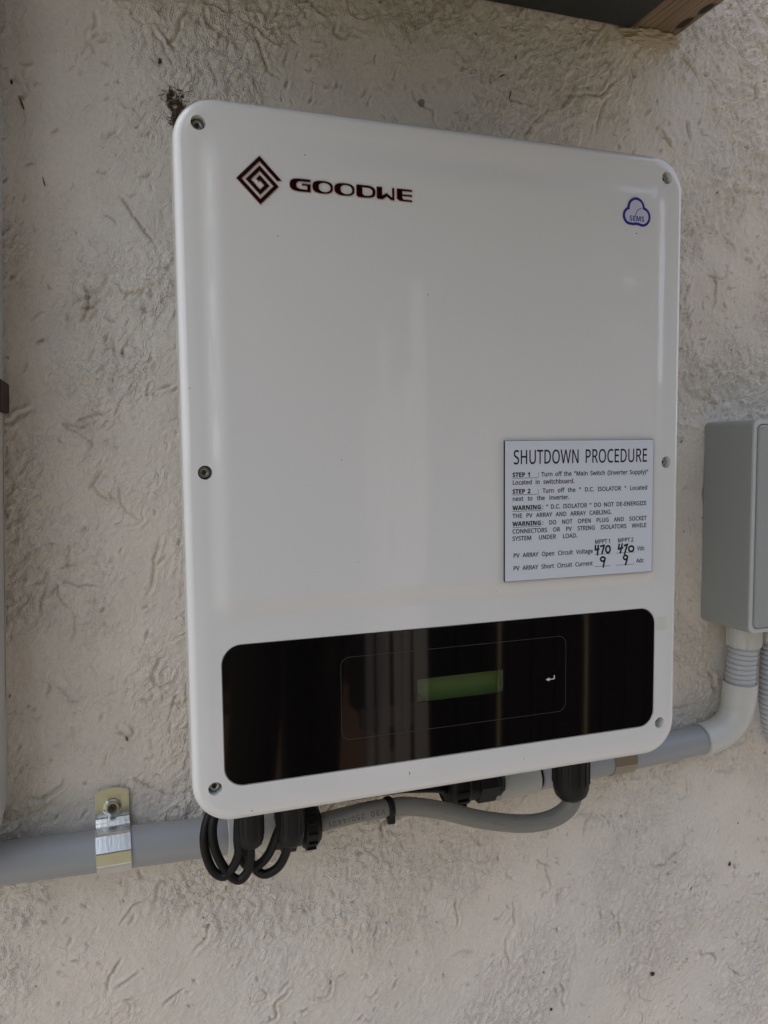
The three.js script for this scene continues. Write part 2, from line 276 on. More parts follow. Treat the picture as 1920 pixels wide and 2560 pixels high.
{
  const N = 90, R = 0.0255, RE = 0.0055, inner = 0.03, pos = [], idx = [], CS = 12;
  const ringPts = (d) => {
    const w = LW - d, h = LH - d, r = Math.max(R - d, 0), o = [], edge = (x0, y0, x1, y1, n) => { for (let i = 0; i < n; i++) o.push([lerp(x0, x1, i / n), lerp(y0, y1, i / n)]); }, arc = (cx, cy, a) => { for (let i = 0; i < CS; i++) { const t = a + Math.PI / 2 * i / CS; o.push([cx + r * Math.cos(t), cy + r * Math.sin(t)]); } };
    edge(-w + r, -h, w - r, -h, N); arc(w - r, -h + r, -Math.PI / 2); edge(w, -h + r, w, h - r, N * 2); arc(w - r, h - r, 0); edge(w - r, h, -w + r, h, N); arc(-w + r, h - r, Math.PI / 2); edge(-w, h - r, -w, -h + r, N * 2); arc(-w + r, -h + r, Math.PI);
    return o;
  };
  const rings = [[0.006, -0.034], [0.0016, -0.0315], [0.0004, -0.028], [0, -0.022]];
  for (let k = 0; k <= 12; k++) { const a = Math.PI / 2 * k / 12; const d = RE * (1 - Math.cos(a)); rings.push([d, LOW - 0.0014 * ((0.0135 - RE) / 0.0135) ** 2 - RE + RE * Math.sin(a) - 0.0]); }
  for (let d = 0.0065; d < inner - 1e-6; d += 0.001) rings.push([d, null]);
  rings.push([inner, null]);
  const n = ringPts(0).length;
  for (const [d, z] of rings) for (const [x, y] of ringPts(d)) pos.push(x + CX, y + CY, z ?? lidZ(x + CX, y + CY));
  for (let k = 0; k < rings.length - 1; k++) for (let i = 0; i < n; i++) { const a = k * n + i, b = k * n + (i + 1) % n; idx.push(a, b, b + n, a, b + n, a + n); }
  // inside: a grid that shares the inner ring's points
  const base = (rings.length - 1) * n, gx = N, gy = N * 2, grid = [], w = LW - inner, h = LH - inner;
  for (let j = 0; j <= gy; j++) for (let i = 0; i <= gx; i++) {
    let id;
    if (j === 0 && i < gx) id = base + i; else if (j === 0) id = base + N + CS; else if (i === gx && j < gy) id = base + N + CS + j; else if (j === gy && i === gx) id = base + N + CS + gy + CS;
    else if (j === gy && i > 0) id = base + N + 2 * CS + gy + (gx - i); else if (j === gy) id = base + 2 * N + 3 * CS + gy; else if (i === 0) id = base + 2 * N + 3 * CS + gy + (gy - j);
    else { id = pos.length / 3; const x = lerp(-w, w, i / gx) + CX, y = lerp(-h, h, j / gy) + CY; pos.push(x, y, lidZ(x, y)); }
    grid.push(id);
  }
  for (let j = 0; j < gy; j++) for (let i = 0; i < gx; i++) { const a = grid[j * (gx + 1) + i], b = grid[j * (gx + 1) + i + 1], c = grid[(j + 1) * (gx + 1) + i], e = grid[(j + 1) * (gx + 1) + i + 1]; idx.push(a, b, e, a, e, c); }
  const back = pos.length / 3; pos.push(0, 0, -0.034); for (let i = 0; i < n; i++) idx.push(back, (i + 1) % n, i);
  let g = new THREE.BufferGeometry(); g.setAttribute('position', new THREE.Float32BufferAttribute(pos, 3)); g.setIndex(idx);
  g = mergeVertices(g, 1e-6); g.computeVertexNormals();
  const uv = new Float32Array(g.attributes.position.count * 2); for (let i = 0; i < uv.length / 2; i++) { uv[2 * i] = g.attributes.position.getX(i) * 6; uv[2 * i + 1] = g.attributes.position.getY(i) * 6; } g.setAttribute('uv', new THREE.BufferAttribute(uv, 2));
  const ev = new Evaluator(); ev.useGroups = false; ev.attributes = ['position', 'normal', 'uv'];
  let lid = new Brush(g); lid.updateMatrixWorld();
  const cut = (geo) => { const b = new Brush(geo); b.updateMatrixWorld(); lid = ev.evaluate(lid, b, SUBTRACTION); };
  const screws = [[-0.1634, 0.2042], [0.1672, 0.2046], [-0.1652, -0.0005], [0.1702, 0.0004], [-0.1645, -0.1976], [0.1682, -0.1969]];
  for (const [x, y] of screws) { const c = new THREE.CylinderGeometry(0.0045, 0.0042, 0.03, 32); c.rotateX(Math.PI / 2); cut(at(c, x, y, LOW + 0.015 - 0.0085)); }
  cut(at(extrude(roundRect(-0.1588, -0.1982, 0.1626, -0.1075, 0.0128), 0.02), 0, 0, LOW - 0.0014));
  cut(at(new THREE.BoxGeometry(0.072, 0.022, 0.03), 0.0052, -0.1505, LOW - 0.0014 + 0.015 - 0.0095));
  const L = part(inverter, 'front_lid', lid.geometry, M.lid, 'glossy white front cover with rounded edges');
  for (const [x, y] of screws) {   // countersunk socket screws
    const s = new THREE.Shape(); s.absarc(0, 0, 0.0033, 0, Math.PI * 2); s.holes.push(new THREE.Path(hexShape(0.0017).getPoints()));
    const head = extrude(s, 0.0032, 0.0004, 2, 10), w = new THREE.Shape(); w.absarc(0, 0, 0.0041, 0, Math.PI * 2); const ho = new THREE.Path(); ho.absarc(0, 0, 0.0032, 0, Math.PI * 2); w.holes.push(ho);
    const sc = part(inverter, 'screw', at(head, x, y, LOW - 0.0083), M.steel);
    part(sc, 'socket', at(extrude(hexShape(0.00168), 0.0007), x, y, LOW - 0.0083), M.darkSteel);
    part(sc, 'washer', at(extrude(w, 0.0007, 0.0001, 1), x, y, LOW - 0.0084), M.darkSteel);
  }
  // heat sink body and bracket behind the lid
  const body = extrude(roundRect(-0.158, -0.205, 0.158, 0.2, 0.012), 0.083, 0.002); part(inverter, 'housing', at(body, 0, 0, -0.1285), M.housing);
  part(inverter, 'bracket', at(extrude(roundRect(-0.11, -0.03, 0.11, 0.16, 0.004), 0.0165), 0, 0, -0.1455), M.shadedZinc);
  // display panel with its window
  const ps = roundRect(-0.1582, -0.1976, 0.1620, -0.1081, 0.0122); ps.holes.push(roundRect(-0.0286, -0.1584, 0.0359, -0.1426, 0.0006, THREE.Path));
  const panel = part(inverter, 'display_panel', at(extrude(ps, 0.0011, 0.00018, 2), 0, 0, LOW - 0.00135), M.acrylic, 'glossy black panel with a small green display');
  part(panel, 'window_pane', at(new THREE.PlaneGeometry(0.0644, 0.0156), 0.0036, -0.1505, LOW - 0.0005), M.glass);
  const lcd = part(inverter, 'lcd', at(new RoundedBoxGeometry(0.066, 0.0205, 0.0016, 2, 0.0003), 0.0046, -0.1505, LOW - 0.0076), M.lcd, 'dim green display glass');
  part(inverter, 'display_cavity', at((() => { const s = roundRect(-0.0358, -0.011, 0.0358, 0.011, 0.0003); s.holes.push(roundRect(-0.035, -0.0102, 0.035, 0.0102, 0.0003, THREE.Path)); return extrude(s, 0.0078); })(), 0.0052, -0.1505, LOW - 0.0094), M.cavity);
  const ks = roundRect(-0.0822, -0.1778, 0.0862, -0.1224, 0.0062); ks.holes.push(roundRect(-0.0819, -0.1775, 0.0859, -0.1227, 0.0059, THREE.Path));
  part(panel, 'keypad_outline', at(extrude(ks, 0.0001), 0, 0, LOW - 0.00028), M.line);
  const a = new THREE.Shape(); [[0.0676, -0.15195], [0.0706, -0.15065], [0.0706, -0.15165], [0.0742, -0.15165], [0.0742, -0.1494], [0.0749, -0.1494], [0.0749, -0.15225], [0.0706, -0.15225], [0.0706, -0.15325]].map(([x, y]) => low(x, y)).forEach(([x, y], i) => a[i ? 'lineTo' : 'moveTo'](x, y)); a.closePath();
  part(panel, 'enter_symbol', at(extrude(a, 0.0001), 0, 0, LOW - 0.00028), M.printWhite);
  part(inverter, 'film_tab', at(extrude(roundRect(0.1634, -0.1256, 0.1726, -0.1153, 0.0012), 0.00012), 0, 0, LOW + 0.00002), M.tab, 'small translucent sticker beside the panel');
}

{
  const g = [], r = rng(140);   // a few specks of dirt on the cover
  for (const [x, y, q] of [[-0.1, 0.192, 0.4], [-0.02, 0.112, 0.35], [-0.118, 0.142, 0.3], [-0.08, 0.006, 0.35], [0.14, 0.163, 0.5], [-0.035, -0.2065, 0.45], [0.052, -0.2085, 0.35], [-0.142, -0.2155, 0.4], [0.03, -0.086, 0.3], [-0.07, -0.06, 0.25], [0.1, 0.09, 0.3], [-0.173, 0.05, 0.3]]) { const s = new THREE.SphereGeometry(q * 0.0011, 8, 6); s.scale(1 + r(), 0.7, 0.4); s.rotateZ(r() * 3); g.push(at(s, x, y, lidZ(x, y))); }
  part(inverter, 'dirt_specks', mergeGeometries(g), std({ color: col(0.12, 0.1, 0.08), roughness: 0.9 })).userData.kind = 'stuff';
}
// ---- badge: square spiral and the maker's name, chrome with a pale edge
const front = (x, y) => lidZ(x, y) + 0.0001;
{
  const badge = new THREE.Group(); badge.name = 'badge'; inverter.add(badge); badge.position.set(0.02, 0.3856, 0.147);
  badge.userData.label = 'chrome emblem and lettering with a dark red reflection put into the colour';
  const pair = (shape, name, x, y, z) => {
    const mk = (depth, off) => new THREE.ExtrudeGeometry(shape, { depth, bevelEnabled: true, bevelThickness: 0.00012, bevelSize: 0.00012, bevelOffset: off, bevelSegments: 2, curveSegments: 20 });
    const m = part(badge, name, at(mk(0.0005, -0.0001), x, y, z), M.foilReflection);
    part(m, 'pale_edge', at(mk(0.0001, 0.00045), x, y, z - 0.00008), M.silver);
  };
  // spiral: a stroke of constant width along a path on a square grid, turned to stand on a corner
  const path = [[9, 8.1], [9, 0], [0, 0], [0, 9], [7, 9], [7, 2], [2, 2], [2, 7], [5, 7], [5, 4], [4, 4]].map(([i, j]) => V2(i, j)), hw = 0.52, left = [], right = [];
  path.forEach((p, k) => {
    const d0 = k ? p.clone().sub(path[k - 1]).normalize() : null, d1 = k < path.length - 1 ? path[k + 1].clone().sub(p).normalize() : null, n0 = d0 && V2(-d0.y, d0.x), n1 = d1 && V2(-d1.y, d1.x);
    const n = n0 && n1 ? n0.clone().add(n1) : n0 || n1; left.push(p.clone().addScaledVector(n, hw)); right.push(p.clone().addScaledVector(n, -hw));
  });
  left[0].set(9.52, 8.85); 
  const C = 0.70711 * 0.0131 / 6.65 * 1.0, L0 = V2(-0.1421, 0.1739), map = (p) => V2(L0.x + (p.x + p.y + 0.9) * C, L0.y + (p.x - p.y) * C);
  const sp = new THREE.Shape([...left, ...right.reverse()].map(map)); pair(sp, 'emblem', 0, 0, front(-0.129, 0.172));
  // letters drawn in zoomed pixels of the name plate, y down
  const S = (0.1102 - 0.0308) / (1565 - 527), ell = (P, cx, cy, rx, ry, a0, a1, cw, p = 2.6) => { const n = 40, o = []; for (let i = 0; i <= n; i++) { const t = lerp(a0, a1, i / n), c = Math.cos(t), s = Math.sin(t); o.push(V2(cx + rx * Math.sign(c) * Math.abs(c) ** (2 / p), cy + ry * Math.sign(s) * Math.abs(s) ** (2 / p))); } return o; };
  const sh = (pts, holes = []) => { const s = new THREE.Shape(pts); for (const h of holes) s.holes.push(new THREE.Path(h)); return s; };
  const P2 = Math.PI * 2, w = 168;
  const O = sh(ell(0, 84, 50, 84, 52, 0, P2), [ell(0, 100, 50, 52, 42, 0, P2, 1, 2.2)]);
  const G = sh([V2(168, 102), V2(168, 92), ...ell(0, 84, 50, 84, 52, Math.PI / 2 - 0.05, Math.PI * 1.5, 0).reverse().reverse().map((v) => v), V2(168, -2), V2(168, 16), V2(112, 16), ...ell(0, 112, 50, 60, 36, Math.PI * 1.5, Math.PI / 2, 0), V2(142, 86), V2(142, 50), V2(100, 50), V2(100, 38), V2(168, 38), V2(168, 102)].slice(2).map((v) => v));
  const D = sh([V2(0, -2), ...ell(0, 80, 50, 82, 52, -Math.PI / 2, Math.PI / 2), V2(18, 102), V2(0, 88)], [[V2(48, 12), ...ell(0, 82, 50, 58, 38, -Math.PI / 2, Math.PI / 2), V2(66, 88), V2(48, 74)]]);
  const Wl = sh([V2(0, -2), V2(46, -2), V2(46, 72), V2(86, 48), V2(134, 82), V2(134, -2), V2(152, -2), V2(152, 102), V2(124, 102), V2(86, 72), V2(50, 102), V2(14, 102), V2(0, 90)]);
  const E = sh([V2(0, -2), V2(134, -2), V2(134, 12), V2(48, 12), V2(48, 44), V2(134, 44), V2(134, 56), V2(48, 56), V2(48, 78), V2(58, 90), V2(134, 90), V2(134, 102), V2(26, 102), V2(0, 84)]);
  const place = (shape, px) => {
    const { shape: pts, holes } = shape.extractPoints(20), X = -0.1102 + (px - 527) * S, f = (v) => V2(X + v.x * S, 0.1768 - v.y * 0.00007 - 0.0000 * px);
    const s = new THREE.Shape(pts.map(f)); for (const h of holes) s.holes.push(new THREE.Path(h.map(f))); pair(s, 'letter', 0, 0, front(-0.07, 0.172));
  };
  [[G, 527], [O, 712], [O, 894], [D, 1080], [Wl, 1255], [E, 1431]].forEach(([s, x]) => place(s, x));
}
// ---- cloud sticker
{
  const st = new THREE.Group(); st.name = 'cloud_sticker'; inverter.add(st); st.position.set(0.14, 0.394, 0.147); st.userData.label = 'blue cloud sticker near the top right screw';
  const cx = 0.1398, cy = 0.1768, circles = [[0.1393, 0.1806, 0.0072], [0.1346, 0.1748, 0.0063], [0.1447, 0.1748, 0.0068], [0.1397, 0.176, 0.0068], [0.14, 0.1733, 0.0046], [0.137, 0.173, 0.0046], [0.1428, 0.173, 0.0046]];
  const outline = (off) => { const o = []; for (let k = 0; k < 96; k++) { const a = k / 96 * Math.PI * 2, dx = Math.cos(a), dy = Math.sin(a); let best = 0; for (const [x, y, r] of circles) { const ex = x - cx, ey = y - cy, b = ex * dx + ey * dy, q = b * b - (ex * ex + ey * ey) + (r + off) ** 2; if (q > 0) best = Math.max(best, b + Math.sqrt(q)); } o.push(V2(cx + dx * best, cy + dy * best)); } return new THREE.Shape(o); };
  const z = lidZ(cx, cy) + 0.00015;
  part(st, 'outline', at(extrude(outline(0), 0.00025), 0, 0, z), M.blue); part(st, 'face', at(extrude(outline(-0.0018), 0.0001), 0, 0, z + 0.0002), M.cloud);
  const arc = new THREE.Shape(); arc.absarc(0.1447, 0.1746, 0.0062, Math.PI * 0.55, Math.PI * 1.02); arc.absarc(0.1447, 0.1746, 0.0057, Math.PI * 1.0, Math.PI * 0.55, true); part(st, 'arc', at(extrude(arc, 0.0001), 0, 0, z + 0.00025), M.blue);
  const font = await new FontLoader().loadAsync('fonts/droid/droid_sans_bold.typeface.json');
  const tg = new TextGeometry('SEMS', { font, size: 0.0036, depth: 0.0001, curveSegments: 6 }); tg.computeBoundingBox(); const wd = tg.boundingBox.max.x; tg.scale(0.0124 / wd, 1, 1); part(st, 'lettering', at(tg, 0.1336, 0.1714, z + 0.00025), M.blue);
}

// ---- the shutdown sign
{
  const X = 0.0346, XE = 0.1558, Y = -0.0797, YE = 0.0173, z0 = lidZ(0.0346, -0.03) + 0.00005, W = 1452, Hh = 1164, cv = document.createElement('canvas'); cv.width = W; cv.height = Hh;
  const c = cv.getContext('2d'); c.fillStyle = '#d5dae4'; c.fillRect(0, 0, W, Hh); c.fillStyle = '#0b0b10'; c.textBaseline = 'alphabetic'; c.strokeStyle = '#0b0b10'; c.lineWidth = 2.4;  // white laminate tinted bluish for the sky it mirrors
  const fit = (text, u0, u1, v, cap, bold, sx = 1.04) => {
    const size = cap * Hh / 0.72; c.font = (bold ? 'bold ' : '') + size + 'px sans-serif'; const words = text.split(' ').filter((q) => q), target = (u1 - u0) * W; let nat = words.reduce((a, q) => a + c.measureText(q).width, 0); const gaps = words.length - 1;
    let k = sx; const minGap = size * 0.22; if (nat * k + gaps * minGap > target) k = (target - gaps * minGap) / nat; const gap = gaps ? (target - nat * k) / gaps : 0; if (!gaps) k = target / nat;
    let x = u0 * W; for (const q of words) { c.save(); c.translate(x, v * Hh); c.scale(k, 1); c.fillText(q, 0, 0); c.strokeText(q, 0, 0); c.restore(); x += c.measureText(q).width * k + gap; }
  };
  const under = (u0, u1, v, t = 3) => c.fillRect(u0 * W, v * Hh, (u1 - u0) * W, t);
  fit('SHUTDOWN PROCEDURE', 0.051, 0.958, 0.164, 0.099, false, 0.72);
  fit('STEP 1', 0.047, 0.163, 0.2545, 0.031, true, 1.05); under(0.047, 0.212, 0.2625); fit(': Turn off the "Main Switch (Inverter Supply)"', 0.208, 0.965, 0.2545, 0.031);
  fit('Located in switchboard.', 0.046, 0.453, 0.309, 0.031);
  fit('STEP 2', 0.047, 0.163, 0.373, 0.031, true, 1.05); under(0.047, 0.215, 0.381); fit(': Turn off the " D.C. ISOLATOR " Located', 0.208, 0.96, 0.373, 0.031);
  fit('next to the inverter.', 0.046, 0.42, 0.425, 0.031);
  fit('WARNING', 0.047, 0.233, 0.49, 0.031, true); under(0.047, 0.236, 0.499); fit(': " D.C. ISOLATOR " DO NOT DE-ENERGIZE', 0.238, 0.955, 0.49, 0.031);
  fit('THE PV ARRAY AND ARRAY CABLING.', 0.047, 0.71, 0.547, 0.031);
  fit('WARNING', 0.047, 0.233, 0.604, 0.031, true); under(0.047, 0.236, 0.613); fit(': DO NOT OPEN PLUG AND SOCKET', 0.238, 0.957, 0.604, 0.031);
  fit('CONNECTORS OR PV STRING ISOLATORS WHILE', 0.046, 0.957, 0.658, 0.031); fit('SYSTEM UNDER LOAD.', 0.046, 0.475, 0.709, 0.031);
  fit('MPPT 1', 0.593, 0.705, 0.765, 0.03); fit('MPPT 2', 0.753, 0.866, 0.764, 0.03);
  fit('PV ARRAY Open Circuit Voltage', 0.052, 0.582, 0.832, 0.03); fit('Vdc', 0.893, 0.946, 0.833, 0.03); under(0.592, 0.705, 0.843); under(0.742, 0.873, 0.843);
  fit('PV ARRAY Short Circuit Current', 0.052, 0.58, 0.924, 0.03); fit('Adc', 0.887, 0.941, 0.926, 0.03); under(0.592, 0.705, 0.934); under(0.742, 0.873, 0.934);
  c.strokeStyle = '#070708'; c.lineWidth = 16.5; c.lineCap = c.lineJoin = 'round';
  const pen = (ox, oy, s, list) => { for (const l of list) { c.beginPath(); l.forEach(([x, y], i) => c[i ? 'lineTo' : 'moveTo'](ox + x * s, oy + y * s)); c.stroke(); } };
  const loop = (x, y, rx, ry, a0 = 0, a1 = 6.4) => Array.from({ length: 19 }, (_, i) => { const t = lerp(a0, a1, i / 18); return [x + rx * Math.cos(t), y + ry * Math.sin(t)]; });
  pen(0.596 * W, 0.775 * Hh, 1, [[[4, 4], [2, 40], [38, 36]], [[32, 4], [24, 84]], [[56, 12], [92, 6], [70, 76]], loop(130, 42, 22, 30)]);
  pen(0.756 * W, 0.775 * Hh, 1, [[[12, 4], [4, 46], [48, 36]], [[42, 4], [24, 80]], [[66, 18], [96, 8], [68, 92]], loop(136, 50, 26, 24)]);
  pen(0.632 * W, 0.862 * Hh, 1, [[...loop(26, 24, 22, 18, -0.4, -6.4)], [[50, 18], [40, 54], [32, 92]]]);
  pen(0.79 * W, 0.862 * Hh, 1, [[...loop(28, 22, 20, 18, -0.4, -6.4)], [[50, 16], [42, 50], [30, 86]]]);
  const sg = thing('sign', [X, Y, 0], 'white shutdown procedure sign with black edges stuck on the inverter', 'sign');
  part(sg, 'sign_core', at(new THREE.BoxGeometry(XE - X, YE - Y, 0.0016), (X + XE) / 2, (Y + YE) / 2, z0 + 0.0008), M.signCore, 'black core showing along the edges');
  const t = new THREE.CanvasTexture(cv); t.colorSpace = THREE.SRGBColorSpace; t.anisotropy = 8;
  const face = new THREE.PlaneGeometry(XE - X - 0.0005, YE - Y - 0.0005); part(sg, 'sign_face', at(face, (X + XE) / 2, (Y + YE) / 2, z0 + 0.00165), phys({ map: t, roughness: 0.35 }), 'printed white face with handwritten figures');
}

// ---- glands under the inverter
function gland(x, z, top, bottom, r, name) {
  const L = top - bottom, prof = [[0, 0], [r * 0.45, 0], [r * 0.62, 0.0006], [r * 0.86, r * 0.28], [r * 0.97, r * 0.62], [r, r * 0.95], [r, L * 0.62], [r * 0.93, L * 0.64], [r * 0.93, L], [0, L]];
  const g = part(inverter, 'cable_gland', at(lathe(prof, 40), x, bottom, z), M.nylon);
  const fl = []; for (let k = 0; k < 16; k++) { const a = k / 16 * Math.PI * 2, b = new RoundedBoxGeometry(r * 0.16, L * 0.38, r * 0.1, 2, r * 0.03); b.translate(0, 0, r * 1.0); b.rotateY(a); fl.push(at(b, x, bottom + r * 0.95 + L * 0.2, z)); }
  part(g, 'grip_ribs', mergeGeometries(fl), M.nylon);
  const hex = extrude(hexShape(r * 1.14), L * 0.16, 0.0006, 2); hex.rotateX(-Math.PI / 2); part(g, 'lock_nut', at(hex, x, bottom + L * 0.72, z), M.nylon);
  return g;
}
gland(-0.1322, -0.075, -0.206, -0.2752, 0.0098); gland(-0.1025, -0.076, -0.206, -0.2795, 0.0102); gland(0.1362, -0.075, -0.206, -0.2812, 0.0152);

// ------------------------------------------------------------------ conduits, glands and saddles
const PL = 0.0152, PR = 0.0138;
function endGland(root, x0, dir, y, z, r, len) {   // black gland lying along the conduit; the nut is its open end
  const g = part(root, 'end_gland', rod([x0, y, z], [x0 + dir, y, z], [[0, 0], [r * 0.86, 0], [r * 0.88, len * 0.08], [r * 0.88, len * 0.55], [r * 0.8, len * 0.6], [r * 0.8, len]], 32), M.nylon, 'black gland on the conduit end');
  const hx = extrude(hexShape(r * 1.06), len * 0.34, 0.001, 2); hx.rotateY(dir > 0 ? Math.PI / 2 : -Math.PI / 2); part(g, 'hex_collar', at(hx, x0 + dir * len * 0.12, y, z), M.nylon);
  part(g, 'dome_nut', rod([x0 + dir * len * 0.62, y, z], [x0 + dir * 2, y, z], [[r * 0.7, 0], [r, 0.0004], [r * 1.04, len * 0.06], [r * 1.04, len * 0.26], [r * 0.9, len * 0.34], [r * 0.55, len * 0.38], [0.006, len * 0.38]], 32), M.nylon);
  for (let k = 0; k < 14; k++) { const a = k / 14 * Math.PI * 2, b = new RoundedBoxGeometry(len * 0.2, r * 0.1, r * 0.2, 1, r * 0.03); b.translate(0, 0, r * 1.05); b.rotateX(a); part(g, 'grip_rib', at(b, x0 + dir * len * 0.78, y, z), M.nylon); }
}
{
  const c = thing('conduit', [-0.3, -0.283, -0.128], 'grey plastic conduit on the wall at the left of the inverter', 'conduit', null);
  const y = (x) => -0.2822 + (x + 0.304) * -0.0405;
  part(c, 'pipe', rod([-0.75, y(-0.75), -0.128], [-0.1425, y(-0.1425), -0.128], [[PL * 0.85, 0], [PL, 0.0005], [PL, 0.6075], [PL * 0.86, 0.6078]], 48), M.pvcGrey);
  part(c, 'coupling', rod([-0.1462, y(-0.146), -0.128], [-0.09, y(-0.09), -0.128], [[PL * 0.9, 0], [PL * 1.005, 0.0035], [PL * 1.03, 0.0042], [PL * 1.03, 0.04], [PL * 0.9, 0.042]], 48), M.pvcClear, 'pale plastic coupling on the conduit end');
  endGland(c, -0.106, 1, -0.2905, -0.126, 0.0175, 0.037);
}
{
  const c = thing('conduit', [0.3, -0.272, -0.128], 'grey conduit with pale elbow right of the inverter, below the grey isolator box', 'conduit');
  part(c, 'pipe', rod([0.135, -0.2805, -0.128], [0.316, -0.2722, -0.127], [[PR * 0.85, 0], [PR, 0.0005], [PR, 0.181], [PR * 0.85, 0.1812]], 48), M.pvcGrey);
  part(c, 'coupling', rod([0.092, -0.282, -0.128], [0.131, -0.2805, -0.128], [[PR * 0.8, 0], [PR * 1.13, 0.0006], [PR * 1.13, 0.039], [PR * 0.98, 0.0396]], 48), std({ color: col(0.44, 0.44, 0.4), roughness: 0.45 }), 'pale coupling half hidden under the inverter');  // coupling is a darker copy of the pale plastic, shade put into the colour
  endGland(c, 0.094, -1, -0.2765, -0.126, 0.0178, 0.052);
  const el = curveOf([[0.3145, -0.2722, -0.127], [0.328, -0.2705, -0.1268], [0.3405, -0.2655, -0.1262], [0.3502, -0.2555, -0.125], [0.3548, -0.243, -0.1238], [0.3553, -0.2372, -0.1232]]);
  part(c, 'elbow', tube(el, PR * 1.12, 60, 40), M.pvcPale, 'pale plastic elbow');
  part(c, 'elbow_lip', rod([0.3138, -0.2723, -0.127], [0.34, -0.2712, -0.127], [[PR * 0.9, 0], [PR * 1.15, 0.0003], [PR * 1.17, 0.0012], [PR * 1.12, 0.0022]], 48), M.pvcPale);
  part(c, 'socket', rod([0.3552, -0.2405, -0.1236], [0.3556, -0.2175, -0.122], [[PR * 1.1, 0], [PR * 1.17, 0.0008], [PR * 1.17, 0.0222], [PR * 1.13, 0.0228], [PR * 1.0, 0.0228], [PR * 0.98, 0.01]], 48), M.pvcPale, 'pale socket at the top of the elbow');
}
function ribbed(curve, r0, r1, ribs) {   // corrugated tube: flat rings with narrow grooves between them
  const n = ribs * 14, m = 40, fr = curve.computeFrenetFrames(n), pos = [], idx = [], up = V3(0.3, 0, 1);
  for (let i = 0; i <= n; i++) {
    const p = curve.getPointAt(i / n), t = fr.tangents[i], a = up.clone().cross(t).normalize(), b = t.clone().cross(a), ph = (i / 14) % 1, k = smooth(0, 0.16, ph) * smooth(1, 0.84, ph), r = lerp(r0, r1, k);
    for (let j = 0; j <= m; j++) { const q = j / m * Math.PI * 2; pos.push(p.x + r * (a.x * Math.cos(q) + b.x * Math.sin(q)), p.y + r * (a.y * Math.cos(q) + b.y * Math.sin(q)), p.z + r * (a.z * Math.cos(q) + b.z * Math.sin(q))); }
  }
  for (let i = 0; i < n; i++) for (let j = 0; j < m; j++) { const p = i * (m + 1) + j; idx.push(p, p + 1, p + m + 2, p, p + m + 2, p + m + 1); }
  let g = new THREE.BufferGeometry(); g.setAttribute('position', new THREE.Float32BufferAttribute(pos, 3)); g.setIndex(idx); g = mergeVertices(g, 1e-7); g.computeVertexNormals(); return g;
}
function boxFitting(root, x, z, top, bottom) {
  const r = 0.0152, L = top - bottom, g = part(root, 'box_fitting', at(lathe([[r * 0.9, 0], [r * 1.02, 0.0006], [r * 1.06, L]], 48), x, bottom, z), M.pvcPale);
  const rb = []; for (let k = 0; k < 8; k++) { const a = k / 8 * Math.PI * 2 + 0.2, b = new RoundedBoxGeometry(0.0016, L * 0.95, 0.0012, 2, 0.0004); b.translate(0, 0, r * 1.04); b.rotateY(a); rb.push(at(b, x, bottom + L * 0.5, z)); }
  part(g, 'moulded_ribs', mergeGeometries(rb), M.pvcPale);
}
{
  const c = thing('flexible_conduit', [0.356, -0.22, -0.122], 'short grey corrugated conduit between the elbow and the isolator box', 'flexible conduit');
  part(c, 'corrugated_tube', ribbed(curveOf([[0.3556, -0.2215, -0.1222], [0.3558, -0.2, -0.1212], [0.3572, -0.179, -0.12]]), PR * 0.9, PR * 1.0, 9), std({ color: col(0.5, 0.52, 0.54), roughness: 0.5 }));
  boxFitting(c, 0.3576, -0.12, -0.1596, -0.182);
  const d = thing('flexible_conduit', [0.398, -0.28, -0.122], 'grey corrugated conduit at the right edge, further along the isolator box', 'flexible conduit');
  part(d, 'corrugated_tube', ribbed(curveOf([[0.42, -0.3, -0.124], [0.4035, -0.268, -0.1225], [0.3975, -0.24, -0.1215], [0.397, -0.179, -0.12]]), PR * 0.86, PR * 1.0, 26), std({ color: col(0.5, 0.52, 0.54), roughness: 0.5 }));
  boxFitting(d, 0.397, -0.12, -0.1596, -0.18);
}
